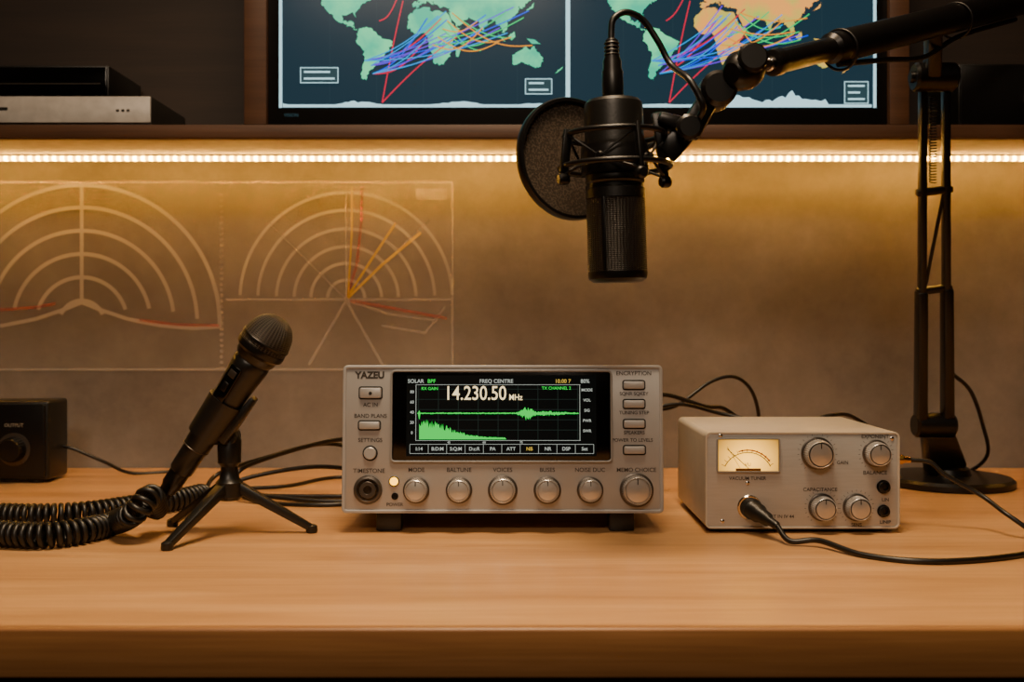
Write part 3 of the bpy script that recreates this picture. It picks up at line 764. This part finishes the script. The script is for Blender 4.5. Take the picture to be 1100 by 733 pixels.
# cable of boom near rear dropping beside the stand
tube('stand_cable', boom, [(.57, 1.33, .90), (.60, 1.34, .875), (.625, 1.36, .83), (.64, 1.38, .785), (.632, 1.44, .7528), (.60, 1.49, .7528)], .0026, CAB)

# ------------------------------------------------------------ condenser mic, shock mount, pop filter
s9 = .93/F
cmic = root('condenser_microphone', ((661-550)*s9, .93, CZ+(349-200)*s9), None, (0, R(-1.5), 0))
def H(py): return (200-py)*s9
lathe('body', cmic, (0, 0, 0), (0, 0, 1), [(.0001, H(112)+.0045), (.010, H(112)+.0045), (.0235, H(112)+.003), (.0262, H(112)), (.0268, H(118)), (.0268, H(196)), (.0255, H(198)), (.0255, H(202)), (.0272, H(204)), (.0272, H(214))][::-1], BLK, 72)
lathe('grille', cmic, (0, 0, 0), (0, 0, 1), [(.0262, H(214)), (.0268, H(215)), (.0268, H(292)), (.0262, H(293))][::-1], GRL2, 72)
lathe('grille_end_cap', cmic, (0, 0, 0), (0, 0, 1), [(.0001, H(304)), (.022, H(303.5)), (.0262, H(300)), (.0272, H(296)), (.0272, H(292)), (.0262, H(291))], BLKM, 72)
for k, a in enumerate((60, 240)):
    aa = R(a); box('grille_rib_%d' % (k+1), cmic, (.0268*math.cos(aa), .0268*math.sin(aa), H(253)), (.003, .003, 78*s9), BLKM, .0005, rot=(0, 0, aa))
lathe('xlr_connector', cmic, (0, 0, 0), (0, 0, 1), [(.0085, H(110)), (.0098, H(105)), (.0098, H(78)), (.0085, H(74)), (.0085, H(66)), (.0065, H(60)), (.006, H(44)), (.0045, H(42))], BLKM, 32)
for k in range(5): lathe('strain_rib_%d' % (k+1), cmic, (0, 0, 0), (0, 0, 1), [(.0062, H(64-k*4)), (.0072, H(63-k*4)), (.0062, H(61.5-k*4))], RUB, 24)
def CL(px, py, dy=0): return Vector(((px-661)*s9, dy, (200-py)*s9))
tube('xlr_cable', cmic, [CL(661, 50), CL(661, 34), CL(664, 20), CL(678, 12, .004), CL(696, 18, .01), CL(712, 40, .012), CL(726, 68, .01), CL(738, 92, -.02), CL(748, 112, -.025), CL(752, 126, -.022), CL(744, 140, -.006)], .003, CAB)
# shock mount
zu, zl = H(146), H(180)
lathe('clamp_band', cmic, (0, 0, 0), (0, 0, 1), [(.0270, H(188)), (.0300, H(188)), (.0306, H(184)), (.0306, H(160)), (.0300, H(157)), (.0270, H(157))], BLKM, 64)
ring('cage_ring_top', cmic, (0, 0, zu), (0, 0, 1), .045, .0026, BLKM)
ring('cage_ring_bottom', cmic, (0, 0, zl), (0, 0, 1), .050, .0026, BLKM)
for k in range(4):
    a = R(20+k*90); e = Vector((math.cos(a), math.sin(a), 0)); t2 = Vector((-e.y, e.x, 0))
    bar('cage_post_%d' % (k+1), cmic, e*.045+Vector((0, 0, zu+.004)), e*.051+Vector((0, 0, zl-.010)), .008, .008, .004, .004, BLKM, .001, up=t2)
    lathe('cage_hook_%d' % (k+1), cmic, e*.050+Vector((0, 0, zl-.012)), e, [(.004, -.004), (.0055, -.002), (.0055, .004), (.004, .006)], BLKM, 24)
    lathe('band_lug_%d' % (k+1), cmic, (e*.75+t2*.66).normalized()*.0300+Vector((0, 0, H(172))), (e*.75+t2*.66), [(.004, 0), (.004, .005), (.0025, .007)], BLKM, 20)
    lug = (e*.75+t2*.66).normalized()*.034+Vector((0, 0, H(172)))
    e2 = Vector((math.cos(a+math.pi/2), math.sin(a+math.pi/2), 0))
    tube('elastic_%d' % (k+1), cmic, [e*.047+Vector((0, 0, zu)), lug, e*.051+Vector((0, 0, zl-.008))], .0014, RUB, False)
    tube('elastic_b_%d' % (k+1), cmic, [e2*.047+Vector((0, 0, zu)), lug, e2*.051+Vector((0, 0, zl-.008))], .0014, RUB, False)
# bracket to boom
kz = (Vector(K2)-Vector(cmic.location))
bar('mount_bracket_low', cmic, Vector((.046, 0, H(168))), Vector((.068, 0, H(140))), .022, .020, .009, .010, BLKM, .003, up=(0, 1, 0))
bar('mount_bracket', cmic, Vector((.040, 0, H(128))), Vector((.066, 0, H(140))), .010, .016, .022, .020, BLKM, .003, up=(0, 1, 0))
bar('mount_bracket_up', cmic, Vector((.066, 0, H(148))), kz+Vector((.0, 0, 0)), .022, .018, .014, .016, BLKM, .004, up=(0, 1, 0))
bar('mount_bracket_foot', cmic, Vector((.040, 0, H(122))), Vector((.046, 0, H(172))), .012, .012, .006, .006, BLKM, .002, up=(0, 1, 0))
lathe('mount_thumbscrew', cmic, Vector((.066, -.008, H(142))), (0, -1, 0), [(.010, 0), (.012, .002, 1), (.012, .010, 1), (.009, .012)], BLKM, knurl=16)
# pop filter
pop = root('pop_filter', (0, 0, 0))
pcn = onray(614, 171, .99); pax = Vector((.47, -.87, .05)).normalized()
pr = .0585
lathe('hoop', pop, pcn, pax, [(pr-.003, -.005), (pr, -.005), (pr+.0012, -.003), (pr+.0012, .003), (pr, .005), (pr-.003, .005), (pr-.003, -.005)], BLKM, 80)
m, nt, b = nmat('nylon_mesh'); N, L = nt.nodes, nt.links
b.inputs['Base Color'].default_value = lin('4c4136'); b.inputs['Roughness'].default_value = .6
tc = N.new('ShaderNodeTexCoord'); vo = N.new('ShaderNodeTexVoronoi'); vo.inputs['Scale'].default_value = 500
L.new(tc.outputs['Object'], vo.inputs[0]); mr = N.new('ShaderNodeMapRange'); mr.inputs[1].default_value = .2; mr.inputs[2].default_value = .6; mr.inputs[3].default_value = .25; mr.inputs[4].default_value = .8
L.new(vo.outputs[0], mr.inputs[0]); L.new(mr.outputs[0], b.inputs['Alpha'])
bm = bmesh.new(); u, v, d = frame_of(pax)
bm.faces.new([bm.verts.new(pcn+(u*math.cos(math.tau*i/64)+v*math.sin(math.tau*i/64))*(pr-.002)) for i in range(64)])
finish(bm, 'mesh_screen', pop, m)
tube('holder_arm', pop, [pcn+Vector((.045, .025, .012)), pcn+Vector((.065, .01, .012)), pcn+Vector((.085, -.02, .012)), Vector(cmic.location)+Vector((.044, .016, H(150)))], .0028, BLKM)

# ------------------------------------------------------------ shelf devices
def shelfbox(name, pxr, w, pt, pb, d, dep, m_, base):
    s_ = d/F; e = root(name, ((pxr-550)*s_-w/2, d, base))
    h = (pb-pt)*s_
    box('case', e, (0, dep/2+.003, h/2), (w, dep, h), m_, .0015)
    return e, h, w
d1 = 1.36
e, h1, w1 = shelfbox('disc_player', 162, .36, 89, 124, d1, .140, mat('player_silver', '2c2926', .5, metal=.3), TZ)
rprism('fascia', e, 0, h1*.58, w1-.002, h1*.8, .001, 0, .005, mat('player_fascia', 'bdb9b4', .4, metal=.2), .0005)
rprism('disc_slot', e, -.07, h1*.6, .12, .004, .001, -.0005, .003, HOLE, 0)
for k in range(3): box('indicator_%d' % k, e, (w1/2-.03-.007*k, -.0004, h1*.55), (.004, .0006, .0025), INK, 0)
e, h2, w2 = shelfbox('network_router', 116, .30, 49, 84, 1.37, .12, BLK, TZ+h1)
rprism('fascia', e, 0, h2/2, w2-.004, h2-.006, .002, 0, .005, GLASSB, .0005)
box('seam', e, (0, -.0004, h2*.42), (w2-.02, .0006, .0012), KNOBD, 0)
box('status_lamp', e, (-.02, -.0005, h2*.62), (.02, .0006, .0016), emat('blue_status', '2050a0', .6), 0)
e, h3, w3 = shelfbox('audio_receiver', 1160, .16, 56, 126, 1.36, .13, BLK, TZ)
rprism('fascia', e, 0, h3/2, w3-.004, h3-.006, .002, 0, .005, BLKM, .0005)
knob('volume_knob', e, .02, h3/2, 0, .012, .01)

# ------------------------------------------------------------ lights
def area(name, loc, rot, sx, sy, w, col, spread=180):
    l = bpy.data.lights.new(name, 'AREA'); l.shape = 'RECTANGLE'; l.size = sx; l.size_y = sy; l.energy = w; l.color = col; l.spread = R(spread)
    o = bpy.data.objects.new(name, l); C.objects.link(o); o.location = loc; o.rotation_euler = rot; return o
area('ceiling_softlight', (0, .62, 2.40), (R(6), 0, 0), .5, .4, 13.5, (1, .71, .43), 95)
area('room_softlight', (-.3, -1.2, 2.40), (R(56), 0, R(-8)), 1.0, .4, 12, (1, .78, .57), 120)
w = bpy.data.worlds.new('World'); bpy.context.scene.world = w; w.use_nodes = True
w.node_tree.nodes['Background'].inputs[0].default_value = (.9, .7, .5, 1); w.node_tree.nodes['Background'].inputs[1].default_value = .05

# ------------------------------------------------------------ camera
cd = bpy.data.cameras.new('camera'); cam = bpy.data.objects.new('camera', cd); C.objects.link(cam)
cam.location = (0, 0, CZ); cam.rotation_euler = (R(90), 0, 0)
cd.lens = 36; cd.sensor_width = 36; cd.shift_y = -17.5/1100; cd.clip_start = .05
cd.dof.use_dof = True; cd.dof.focus_distance = 1.03; cd.dof.aperture_fstop = 6.3
bpy.context.scene.camera = cam
